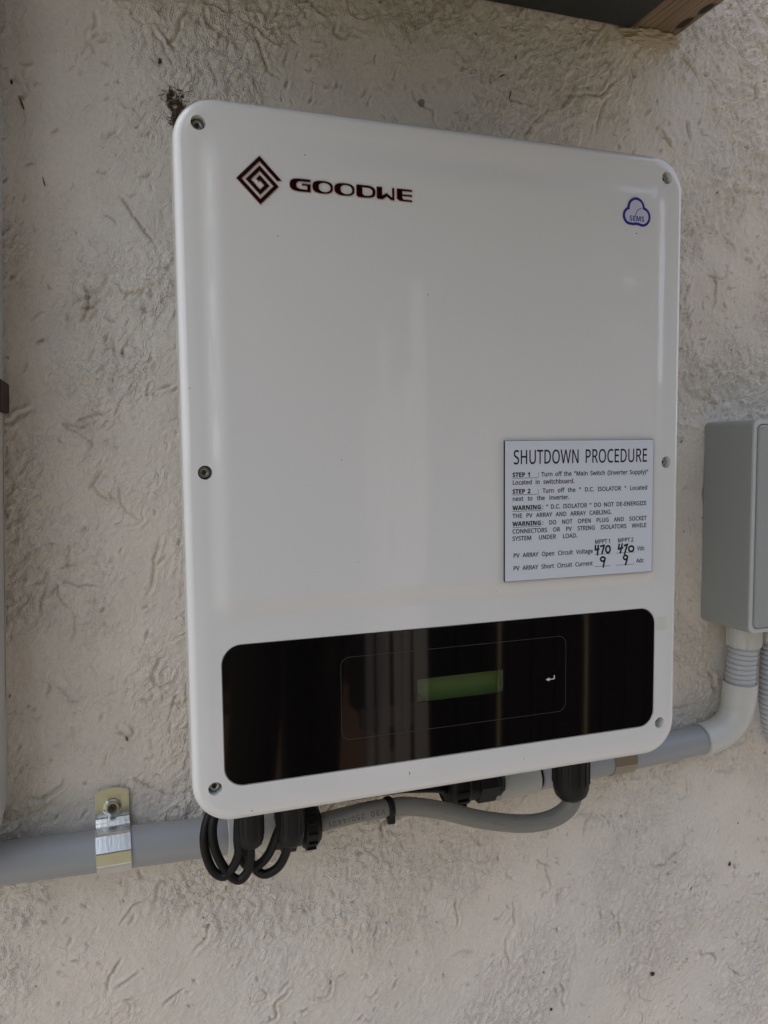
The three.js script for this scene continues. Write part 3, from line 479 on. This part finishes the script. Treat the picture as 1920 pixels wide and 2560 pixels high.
// saddles: a strip bent from a wall plate over the pipe
function saddle(xc, yc, zc, R, w, mat, name, label) {
  const root = thing(name, [xc, yc, WZ], label, 'pipe saddle');
  const prof = [], zp = WZ + 0.0035, topY = yc + 0.0415, a0 = 2.2;
  for (let k = 0; k <= 40; k++) prof.push([lerp(topY, yc + R * Math.sin(a0) + 0.0058, k / 40), zp]);
  const A = prof[40], B = [yc + R * Math.sin(a0), zc + R * Math.cos(a0)];
  for (let k = 1; k <= 10; k++) { const t = k / 10, q = t * t * (3 - 2 * t); prof.push([lerp(A[0], B[0], t), lerp(A[1], B[1], q)]); }
  for (let k = 1; k <= 56; k++) { const a = lerp(a0, -1.95, k / 56); prof.push([yc + R * Math.sin(a), zc + R * Math.cos(a)]); }
  const n = prof.length, m = 30, th = 0.0011, pos = [], idx = [], sy = yc + 0.0262;
  for (const side of [1, -1]) for (let i = 0; i < n; i++) {
    const p = prof[i], q = prof[Math.min(n - 1, i + 1)], o = prof[Math.max(0, i - 1)], ty = q[0] - o[0], tz = q[1] - o[1], l = Math.hypot(ty, tz), ny = tz / l, nz = -ty / l;
    for (let j = 0; j <= m; j++) {
      const u = (j / m * 2 - 1), x = u * w / 2; let y = p[0], z = p[1]; const drop = 0.0032 * u * u * (1 - smooth(0, 12, i)); y -= drop;
      let e = 0; if (i <= 46) { const rr = Math.hypot(x, y - sy); e += 0.0019 * smooth(0.0072, 0.0045, rr) - 0.0008 * smooth(0.004, 0.001, rr); e += 0.0011 * smooth(0.0034, 0.0016, Math.abs(x)) * smooth(sy - 0.003, sy - 0.006, y) * smooth(46, 40, i); }
      const off = side * th / 2 + e; pos.push(xc + x, y + ny * off, z + nz * off);
    }
  }
  const S = n * (m + 1);
  for (let i = 0; i < n - 1; i++) for (let j = 0; j < m; j++) { const p = i * (m + 1) + j; idx.push(p, p + m + 1, p + m + 2, p, p + m + 2, p + 1); const b = p + S; idx.push(b, b + m + 2, b + m + 1, b, b + 1, b + m + 2); }
  for (let i = 0; i < n - 1; i++) for (const [j, f] of [[0, 1], [m, 0]]) { const a = i * (m + 1) + j, b = a + m + 1; f ? idx.push(a, a + S, b + S, a, b + S, b) : idx.push(a, b + S, a + S, a, b, b + S); }
  for (const [i, f] of [[0, 0], [n - 1, 1]]) for (let j = 0; j < m; j++) { const a = i * (m + 1) + j, b = a + 1; f ? idx.push(a, a + S, b + S, a, b + S, b) : idx.push(a, b + S, a + S, a, b, b + S); }
  let g = new THREE.BufferGeometry(); g.setAttribute('position', new THREE.Float32BufferAttribute(pos, 3)); g.setAttribute('uv', new THREE.Float32BufferAttribute(pos.flatMap((_, i) => i % 3 ? [] : [pos[i] * 30, (pos[i + 1] + pos[i + 2]) * 30]), 2)); g.setIndex(idx); g = toCreasedNormals(g, 0.7);
  part(root, 'strap', g, mat);
  const hs = extrude((() => { const s = new THREE.Shape(); s.absarc(0, 0, 0.0035, 0, Math.PI * 2); const cr = 0.0019, t = 0.00038, h = new THREE.Path([V2(t, t), V2(cr, t), V2(cr, -t), V2(t, -t), V2(t, -cr), V2(-t, -cr), V2(-t, -t), V2(-cr, -t), V2(-cr, t), V2(-t, t), V2(-t, cr), V2(t, cr)]); s.holes.push(h); return s; })(), 0.0012, 0.0003, 2);
  hs.rotateZ(0.5); const sc = part(root, 'screw', at(hs, xc, sy, zp + 0.0016), M.darkSteel, 'dark cross-head screw');
  part(sc, 'recess', at(extrude((() => { const s = new THREE.Shape(); s.absarc(0, 0, 0.0023, 0, Math.PI * 2); return s; })(), 0.0003), xc, sy, zp + 0.0016), M.cavity);
}
saddle(-0.2267, -0.2855, -0.128, PL + 0.0009, 0.0246, M.zinc, 'pipe_saddle', 'shiny zinc saddle clamping the left conduit to the wall');
saddle(0.2195, -0.2766, -0.128, PR + 0.0009, 0.0235, M.shadedZinc, 'pipe_saddle', 'metal saddle in a shaded tone on the right conduit, half hidden under the inverter');

// ------------------------------------------------------------------ cables
{
  const cv = document.createElement('canvas'); cv.width = 2048; cv.height = 256; const c = cv.getContext('2d'), r = rng(55); c.fillStyle = '#7f7e79'; c.fillRect(0, 0, 2048, 256);  // sheath grey lowered to carry the shade under the inverter
  for (let k = 0; k < 260; k++) { c.fillStyle = `rgba(${60 + r() * 40},${50 + r() * 30},${35 + r() * 25},${0.05 + r() * 0.12})`; c.beginPath(); c.ellipse(r() * 2048, r() * 256, 6 + r() * 50, 1 + r() * 4, 0, 0, 7); c.fill(); }
  c.fillStyle = 'rgba(25,30,45,0.8)'; c.font = '38px sans-serif'; c.save(); c.translate(1990, 96); c.rotate(Math.PI); c.scale(-1, -1); c.textAlign = 'right'; c.restore();
  M.cableMap = new THREE.CanvasTexture(cv); M.cableMap.colorSpace = THREE.SRGBColorSpace;
  const pts = [[0.138, -0.262, -0.075], [0.1384, -0.2804, -0.075], [0.134, -0.2889, -0.0755], [0.1228, -0.2959, -0.077], [0.1027, -0.2991, -0.08], [0.063, -0.2928, -0.086], [0.0244, -0.2804, -0.092], [-0.0015, -0.2755, -0.098], [-0.0163, -0.2757, -0.101], [-0.031, -0.2769, -0.104], [-0.052, -0.2823, -0.112], [-0.0687, -0.2886, -0.1215], [-0.082, -0.2905, -0.126]];
  const cb = thing('mains_cable', [0.03, -0.285, -0.1], 'thick grey cable sagging from the right gland to the left conduit', 'cable'), curve = curveOf(pts);
  part(cb, 'sheath', tube(curve, 0.0073, 200, 24), phys({ map: M.cableMap, roughness: 0.45 }));
  // printed lettering: glyphs laid along the lower front of the sheath, upside down
  const font = await new FontLoader().loadAsync('fonts/droid/droid_sans_regular.typeface.json'), ink = std({ color: col(0.06, 0.07, 0.1), roughness: 0.6 });
  const geos = []; let s = 0.735; const text = 'V90 250/440V', Lc = curve.getLength();
  for (const ch of text) {
    if (ch === ' ') { s += 0.0035 / Lc; continue; }
    const g = new TextGeometry(ch, { font, size: 0.0042, depth: 0.0003, curveSegments: 3 }); g.computeBoundingBox(); const wd = g.boundingBox.max.x;
    const p = curve.getPointAt(s), t = curve.getTangentAt(s), out = V3(0, 0.05, 1).addScaledVector(t, -V3(0, 0.05, 1).dot(t)).normalize(), down = out.clone().cross(t).normalize(); 
    // upside down: the text runs towards -x, its top points down
    g.applyMatrix4(new THREE.Matrix4().makeBasis(t.clone(), down.clone(), out.clone()).setPosition(p.clone().addScaledVector(out, 0.00715).addScaledVector(down, -0.002))); geos.push(g); s += (wd + 0.0009) / Lc;
  }
  part(cb, 'printed_lettering', mergeGeometries(geos), ink);
  const tie = thing('cable_tie', [-0.0165, -0.2757, -0.101], 'black cable tie around the thick grey cable', 'cable tie');
  const tg = new THREE.TorusGeometry(0.0079, 0.0012, 8, 32); tg.scale(1, 1, 2.4); tg.rotateY(Math.PI / 2 + 0.1); part(tie, 'strap', at(tg, -0.0165, -0.2757, -0.101), M.nylon);
  part(tie, 'tie_head', at(new RoundedBoxGeometry(0.0062, 0.0066, 0.005, 2, 0.001), -0.0163, -0.2832, -0.096), M.nylon);
  const loops = [
    [[[-0.1392, -0.262, -0.075], [-0.1404, -0.2727, -0.075], [-0.1413, -0.2815, -0.0769], [-0.1451, -0.2905, -0.0788], [-0.1515, -0.2967, -0.0806], [-0.1576, -0.2935, -0.0825], [-0.1625, -0.2827, -0.0844], [-0.1641, -0.2699, -0.0862], [-0.1623, -0.2596, -0.0881], [-0.1592, -0.2525, -0.09], [-0.152, -0.235, -0.094], [-0.14, -0.21, -0.096]], 'thin black lead making the leftmost loop below the inverter'],
    [[[-0.1322, -0.262, -0.075], [-0.1324, -0.2748, -0.075], [-0.1331, -0.2881, -0.0761], [-0.1358, -0.2963, -0.0772], [-0.1409, -0.3003, -0.0783], [-0.1465, -0.2967, -0.0794], [-0.1519, -0.2888, -0.0806], [-0.156, -0.2792, -0.0817], [-0.1581, -0.2693, -0.0828], [-0.1581, -0.2604, -0.0839], [-0.1568, -0.2544, -0.085], [-0.15, -0.235, -0.088], [-0.14, -0.21, -0.09]], 'thin black lead making the lowest loop under the left gland'],
    [[[-0.1075, -0.258, -0.076], [-0.1123, -0.271, -0.078], [-0.1182, -0.2868, -0.0817], [-0.1244, -0.295, -0.0853], [-0.1292, -0.2987, -0.089], [-0.1339, -0.2969, -0.0927], [-0.1365, -0.292, -0.0963], [-0.1378, -0.2852, -0.1], [-0.136, -0.26, -0.104], [-0.13, -0.21, -0.106]], 'thin black lead crossing behind the left gland to the second gland'],
    [[[-0.1035, -0.262, -0.076], [-0.1043, -0.2751, -0.075], [-0.1062, -0.2873, -0.0783], [-0.1118, -0.2983, -0.0817], [-0.1207, -0.3032, -0.085], [-0.126, -0.3011, -0.0883], [-0.1306, -0.2936, -0.0917], [-0.1332, -0.285, -0.095], [-0.134, -0.26, -0.099], [-0.13, -0.21, -0.101]], 'thin black lead making the right-hand loop under the second gland'],
  ];
  for (const [p, label] of loops) { const t = thing('black_lead', p[4], label, 'cable', 'black leads looping under the inverter'); part(t, 'sheath', tube(curveOf(p), 0.0034, 120, 14), M.rubber); }
  const dc = [[[[0.05, -0.2745, -0.124], [0.02, -0.2705, -0.118], [-0.02, -0.2665, -0.112], [-0.06, -0.262, -0.106], [-0.095, -0.24, -0.095], [-0.1, -0.21, -0.09]], 'black lead running under the inverter above the thick grey cable'], [[[0.05, -0.28, -0.122], [0.028, -0.272, -0.114], [0.0, -0.2655, -0.108], [-0.03, -0.258, -0.1], [-0.05, -0.235, -0.092], [-0.055, -0.21, -0.09]], 'black lead entering the right conduit gland below the inverter']];
  for (const [p, label] of dc) { const t = thing('black_lead', p[2], label, 'cable', 'black leads looping under the inverter'); part(t, 'sheath', tube(curveOf(p), 0.0034, 120, 14), M.rubber); }
}

// ------------------------------------------------------------------ isolator box at the right edge
{
  const x0 = 0.3274, x1 = 0.4294, y0 = -0.16, y1 = 0.0352, b = thing('isolator_box', [0.378, -0.16, WZ], 'grey plastic isolator box on the wall at the right edge', 'isolator box');
  part(b, 'base', at(extrude(roundRect(x0, y0, x1, y1, 0.006), 0.0615, 0.0012, 3), 0, 0, WZ + 0.001), M.box, 'grey box base');
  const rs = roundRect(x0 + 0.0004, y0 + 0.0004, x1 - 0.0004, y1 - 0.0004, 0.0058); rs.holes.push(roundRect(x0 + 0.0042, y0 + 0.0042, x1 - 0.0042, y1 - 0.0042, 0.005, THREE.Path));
  part(b, 'rim', at(extrude(rs, 0.0022, 0.0006, 3), 0, 0, -0.0853), M.boxRimLit, 'rim around the cover with light put into its colour');
  part(b, 'cover', at(extrude(roundRect(x0 + 0.0049, y0 + 0.0049, x1 - 0.0049, y1 - 0.0049, 0.0048), 0.0055, 0.0018, 4), 0, 0, -0.087), M.box, 'flat grey front cover');
}
// ------------------------------------------------------------------ meter box at the left edge
{
  const m = thing('meter_box', [-0.2906, 0, WZ], 'pale metal meter box with rusty hinge at the left edge', 'meter box'), w = 0.3, d = 0.062, y0 = -0.257, y1 = 0.62;
  const cv = document.createElement('canvas'); cv.width = 512; cv.height = 2048; const c = cv.getContext('2d'), r = rng(91); c.fillStyle = '#c6c9c9'; c.fillRect(0, 0, 512, 2048);
  for (let k = 0; k < 500; k++) { c.fillStyle = `rgba(${90 + r() * 60},${85 + r() * 50},${60 + r() * 40},${0.03 + r() * 0.06})`; c.beginPath(); c.ellipse(r() * 512, r() * 2048, 2 + r() * 10, 8 + r() * 60, 0, 0, 7); c.fill(); }
  // rust that ran down from the hinge: v = (y - y0) / (y1 - y0), u runs from the wall outwards
  for (let k = 0; k < 260; k++) { const u = 50 + r() * 40, v = lerp(0.1, 0.35, r()); c.fillStyle = `rgba(${140 + r() * 50},${70 + r() * 30},15,${0.1 + r() * 0.25})`; c.beginPath(); c.ellipse(u + 25 * Math.sin(v * 9), (1 - v) * 2048, 1.5 + r() * 7, 8 + r() * 50, 0, 0, 7); c.fill(); }
  const t = new THREE.CanvasTexture(cv); t.colorSpace = THREE.SRGBColorSpace; const mat = std({ map: t, roughness: 0.5 });
  const g = new RoundedBoxGeometry(w, y1 - y0 - 0.011, d, 3, 0.004), P = g.attributes.position, uv = g.attributes.uv;
  for (let i = 0; i < P.count; i++) uv.setXY(i, clamp((P.getZ(i) + d / 2) / d), clamp((P.getY(i) + (y1 - y0) / 2) / (y1 - y0)));
  const add = (name, geo, mt, label, parent = m) => { const q = mesh(name, geo, mt); q.userData.label = label; parent.add(q); return q; };
  add('cabinet', at(g, -w / 2, (y0 + y1) / 2 + 0.0055, d / 2), mat, 'pale cabinet side with an orange rust run');
  add('bottom_flange', at(new RoundedBoxGeometry(w - 0.003, 0.0105, d, 2, 0.002), -w / 2 - 0.0015, y0 + 0.0047, d / 2), std({ color: col(0.52, 0.54, 0.54), roughness: 0.5 }));
  const h = add('hinge', at(new RoundedBoxGeometry(0.008, 0.021, 0.05, 2, 0.0012), -0.0005, 0.0515, 0.028), M.iron, 'dark rusty hinge');
  add('hinge_pin', at(new THREE.CylinderGeometry(0.0026, 0.0026, 0.034, 16), -0.0005, 0.0515, 0.054), M.iron, undefined, h);
  m.rotation.z = -0.0353; 
}

// ------------------------------------------------------------------ litter on the wall
const onWall = (x, y) => WZ + wallHeight(x, y);
function husk(x, y, len, wid, ang, color, label, name = 'seed_husk', category = 'debris') {
  const g = new THREE.SphereGeometry(1, 16, 12), P = g.attributes.position, n = createNoise3D(rng(Math.round((x + 1) * 9999)));
  for (let i = 0; i < P.count; i++) { const v = V3().fromBufferAttribute(P, i), k = 1 + 0.25 * n(v.x * 2, v.y * 2, v.z * 2); P.setXYZ(i, v.x * k * len / 2, v.y * k * wid / 2 * (1 - 0.3 * v.x), v.z * wid / 2); }
  g.computeVertexNormals(); g.rotateZ(ang); const m = mesh(numbered(name), g, std({ color, roughness: 0.7 })); m.position.set(x, y, onWall(x, y) + wid * 0.3); scene.add(m); tag(m, label, category);
}
husk(-0.2745, 0.2721, 0.0034, 0.0016, 1.5, col(0.03, 0.022, 0.015), 'small dark husk on the wall near the left edge, above the reddish sliver');
husk(-0.2687, 0.2587, 0.0102, 0.0013, 1.9, col(0.16, 0.05, 0.025), 'thin reddish brown sliver on the wall near the left edge', 'leaf_sliver');
husk(-0.2563, 0.2059, 0.0072, 0.0008, 1.8, col(0.12, 0.05, 0.03), 'thin brown sliver on the wall left of the inverter top', 'leaf_sliver');
husk(-0.1734, 0.3004, 0.0042, 0.0023, 1.5, col(0.05, 0.042, 0.03), 'dark grey husk on the wall above the cobweb tuft');
husk(0.3706, -0.4177, 0.0046, 0.0025, 1.4, col(0.06, 0.05, 0.035), 'dark brown husk on the wall at the lower right');
husk(0.2765, -0.5139, 0.0044, 0.0036, 0.3, col(0.03, 0.028, 0.025), 'round dark speck on the wall near the bottom right');
husk(0.1609, -0.5225, 0.0028, 0.0022, 0.3, col(0.05, 0.045, 0.04), 'tiny dark speck on the wall at the bottom edge');
husk(0.1092, 0.3284, 0.0062, 0.0011, 0.5, col(0.02, 0.015, 0.01), 'black twig bit on the wall above the inverter, left of its upright twin', 'twig_bit');
husk(0.1169, 0.3146, 0.0085, 0.001, 1.3, col(0.02, 0.015, 0.01), 'upright black twig bit on the wall above the inverter', 'twig_bit');
{
  const w = thing('cobweb_tuft', [-0.163, 0.275, WZ], 'dark brown tuft of cobweb and dirt at the top left corner of the inverter', 'debris'), r = rng(66), fib = [], cl = [];
  for (let k = 0; k < 70; k++) {
    const y = 0.281 - r() * 0.026, x = -0.1632 + (r() - 0.5) * 0.013 * smooth(0.252, 0.276, y) + (r() - 0.5) * 0.004, z = onWall(x, y) + 0.001 + r() * 0.002, a = r() * 6.28, l = 0.002 + r() * 0.0045, p = [];
    for (let i = 0; i < 4; i++) p.push([x + Math.cos(a) * l * i / 3 + (r() - 0.5) * 0.0015, y + Math.sin(a) * l * i / 3 + (r() - 0.5) * 0.0015, z + (r() - 0.3) * 0.001]);
    fib.push(tube(curveOf(p), 0.0002 + r() * 0.0002, 8, 5));
  }
  for (let k = 0; k < 26; k++) { const y = 0.279 - r() * 0.024, x = -0.1632 + (r() - 0.5) * 0.013 * smooth(0.25, 0.276, y), g = new THREE.IcosahedronGeometry(0.0007 + r() * 0.0013, 1); g.scale(1, 1.3, 0.7); cl.push(at(g, x, y, onWall(x, y) + 0.0008)); }
  part(w, 'fibres', mergeGeometries(fib), std({ color: col(0.1, 0.07, 0.042), roughness: 0.9 })); part(w, 'dirt_clumps', mergeGeometries(cl), std({ color: col(0.075, 0.05, 0.03), roughness: 0.95 }));
}

// ------------------------------------------------------------------ the yard in front of the wall, seen only as reflections and bounced light
{
  const n = createNoise2D(rng(101)), gt = (seed, a, b, f) => { const k = createNoise2D(rng(seed)), S = 512, d = new Uint8Array(S * S * 4), enc = (v) => Math.round(255 * (v <= 0.0031308 ? 12.92 * v : 1.055 * Math.pow(v, 1 / 2.4) - 0.055)); for (let y = 0; y < S; y++) for (let x = 0; x < S; x++) { const t = clamp(0.5 + 0.3 * k(x * f, y * f) + 0.3 * k(x * f * 4, y * f * 4) + 0.2 * k(x * f * 13, y * f * 13)); for (let c = 0; c < 3; c++) d[(y * S + x) * 4 + c] = enc(lerp(a[c], b[c], t)); d[(y * S + x) * 4 + 3] = 255; } const t = new THREE.DataTexture(d, S, S); t.colorSpace = THREE.SRGBColorSpace; t.wrapS = t.wrapT = THREE.MirroredRepeatWrapping; t.magFilter = THREE.LinearFilter; t.repeat.set(12, 12); t.needsUpdate = true; return t; };
  const ground = mesh('ground', new THREE.PlaneGeometry(240, 240, 1, 1).rotateX(-Math.PI / 2).translate(0, GY, 100), std({ map: gt(102, [0.11, 0.115, 0.06], [0.215, 0.2, 0.12], 0.02), roughness: 1 })); ground.userData.kind = 'structure'; scene.add(ground);
  const mulch = mesh('path', new THREE.BoxGeometry(5.4, 0.02, 5.6).translate(2.85, GY + 0.004, WZ + 2.8), std({ map: gt(103, [0.12, 0.065, 0.042], [0.27, 0.165, 0.11], 0.05), roughness: 1 })); mulch.name = 'mulch_bed'; mulch.userData.kind = 'structure'; scene.add(mulch);
  const bouncePaving = mesh('path', new THREE.BoxGeometry(9, 0.05, 1.75).translate(0.4, GY + 0.012, WZ + 0.885), std({ map: gt(104, [0.34, 0.31, 0.27], [0.48, 0.44, 0.38], 0.05), roughness: 0.95 })); bouncePaving.userData.kind = 'structure'; scene.add(bouncePaving);  // pale strip added to bounce warm light up the wall
  // posts, pickets and a hedge, where the black panel mirrors them
  const rx = (x, z) => -0.221 + (x + 0.221) * (z + 0.489) / 0.489, bark = std({ color: col(0.022, 0.017, 0.013), roughness: 0.95 });
  const trunk = (x, z, r, h, lean, label) => { const t = thing('timber_post', [x, GY, z], label, 'post'); const P = []; for (let k = 0; k <= 6; k++) P.push(V3(x + lean * k / 6 + 0.04 * n(k, x), GY + h * k / 6, z + 0.05 * n(x, k))); part(t, 'pole', tube(new THREE.CatmullRomCurve3(P), r, 40, 14), bark); };
  trunk(rx(-0.145, 2.3), 2.3, 0.09, 3.4, 0.1, 'dark post across the path, first of the row'); trunk(rx(-0.104, 2.5), 2.5, 0.1, 3.6, -0.12, 'leaning dark post across the path'); trunk(rx(-0.0925, 2.4), 2.4, 0.055, 3.3, 0.02, 'slim dark post across the path');
  const picket = std({ color: col(0.58, 0.53, 0.49), roughness: 0.85 }), f = thing('paling_fence', [rx(-0.05, 2.4), GY, 2.4], 'weathered paling fence across the path', 'fence'), q = rng(120);
  for (let x = rx(-0.066, 2.4), k = 0; x < rx(-0.026, 2.4); k++) { const tall = k % 3 === 1, wd = tall ? 0.046 + q() * 0.014 : 0.022 + q() * 0.012, hh = tall ? 1.9 + q() * 0.3 : 1.65 + q() * 0.12, p = new RoundedBoxGeometry(wd, hh, 0.02, 1, 0.004); p.rotateZ((q() - 0.5) * 0.02); part(f, 'paling', at(p, x + wd / 2, GY + hh / 2, 2.4 + q() * 0.02), picket); x += wd + 0.004 + q() * 0.014; }  // tall palings are shaped to streak the lid with mirrored light
  for (const y of [0.4, 1.5]) part(f, 'rail', at(new THREE.BoxGeometry(0.25, 0.07, 0.04), rx(-0.046, 2.4), GY + y, 2.445), picket);
  const leaf = std({ color: col(0.05, 0.09, 0.02), roughness: 0.7, side: THREE.DoubleSide }), bush = (x0, x1, z, h, d, count, label) => { const lf = []; for (let k = 0; k < count; k++) { const g = new THREE.PlaneGeometry(0.1, 0.17); g.rotateX(q() * 3); g.rotateY(q() * 6); const x = lerp(x0, x1, q()); lf.push(at(g, x, GY + Math.pow(q(), 0.8) * (h + 0.25 * n(x * 2, h)), z + (q() - 0.5) * d)); } const b = thing('hedge', [(x0 + x1) / 2, GY, z], label, 'hedge'); part(b, 'foliage', mergeGeometries(lf), leaf).userData.kind = 'stuff'; for (let k = 0; k < 3; k++) part(b, 'stem', at(new THREE.CylinderGeometry(0.02, 0.04, h * 0.7, 8), lerp(x0, x1, 0.2 + 0.3 * k), GY + h * 0.35, z), bark); };
  const sx0 = rx(-0.022, 2.55), shed = thing('added_shed', [sx0 + 2, GY, 2.9], 'added dark board shed across the path, mirrored in the black panel', 'shed'), boards = std({ color: col(0.014, 0.012, 0.011), roughness: 0.8 });  // added shed: dark boards stand in for shade mirrored by the panel
  part(shed, 'wall', new THREE.BoxGeometry(4.2, 1.9, 1.2).translate(sx0 + 2.12, GY + 0.95, 3.2), boards);
  for (let k = 0; k < 34; k++) part(shed, 'board', new RoundedBoxGeometry(0.112, 1.86, 0.018, 1, 0.003).translate(sx0 + 0.08 + k * 0.122, GY + 0.95, 2.589), boards);
  for (let k = 0; k < 4; k++) part(shed, 'streak_cane', tube(curveOf([[sx0 + 0.25 + k * 0.42, GY, 2.4], [sx0 + 0.28 + k * 0.43, GY + 0.9, 2.45 + 0.02 * k], [sx0 + 0.24 + k * 0.42, GY + 1.8, 2.5]]), 0.007, 20, 8), std({ color: col(0.5, 0.42, 0.25), roughness: 0.7 }));  // pale canes added for thin mirrored streaks in the panel
  bush(-4.5, 0.2, 8, 1.2, 1.2, 4000, 'low green hedge at the far side of the lawn');
  const leaf2 = std({ color: col(0.05, 0.068, 0.038), roughness: 0.75, side: THREE.DoubleSide });
  for (let k = 0; k < 9; k++) {   // a row of unseen trees behind, dense and high to block the low sky
    const x = -0.6 + k * 0.95 + 0.5 * n(k * 3.1, 2), z = 5.2 + 1.3 * n(k * 2.3, 7) + (k % 2) * 1.2, h = 4.9 + 0.7 * n(k * 1.7, 4), t = thing('tree', [x, GY, z], ['first', 'second', 'third', 'fourth', 'fifth', 'sixth', 'seventh', 'eighth', 'ninth'][k] + ' small unseen leafy tree from the left in the row at the back', 'tree', 'trees at the back'), lf = [];
    for (let i = 0; i < 2600; i++) { const g = new THREE.PlaneGeometry(0.1, 0.22); g.rotateX(q() * 3); g.rotateY(q() * 6); const a = q() * 6.28, yy = Math.pow(q(), 0.7), rr = (0.45 + 0.6 * Math.sin(Math.PI * (0.1 + 0.85 * yy))) * Math.sqrt(q()) * (1 + 0.3 * n(a * 2 + k, yy * 5)); lf.push(at(g, x + rr * Math.cos(a), GY + 0.35 + yy * h, z + rr * Math.sin(a))); }
    part(t, 'trunk', at(new THREE.CylinderGeometry(0.05, 0.09, h * 0.8, 10), x, GY + h * 0.4, z), bark); part(t, 'crown', mergeGeometries(lf), leaf2).userData.kind = 'stuff';
  }
}
renderer.render(scene, camera);
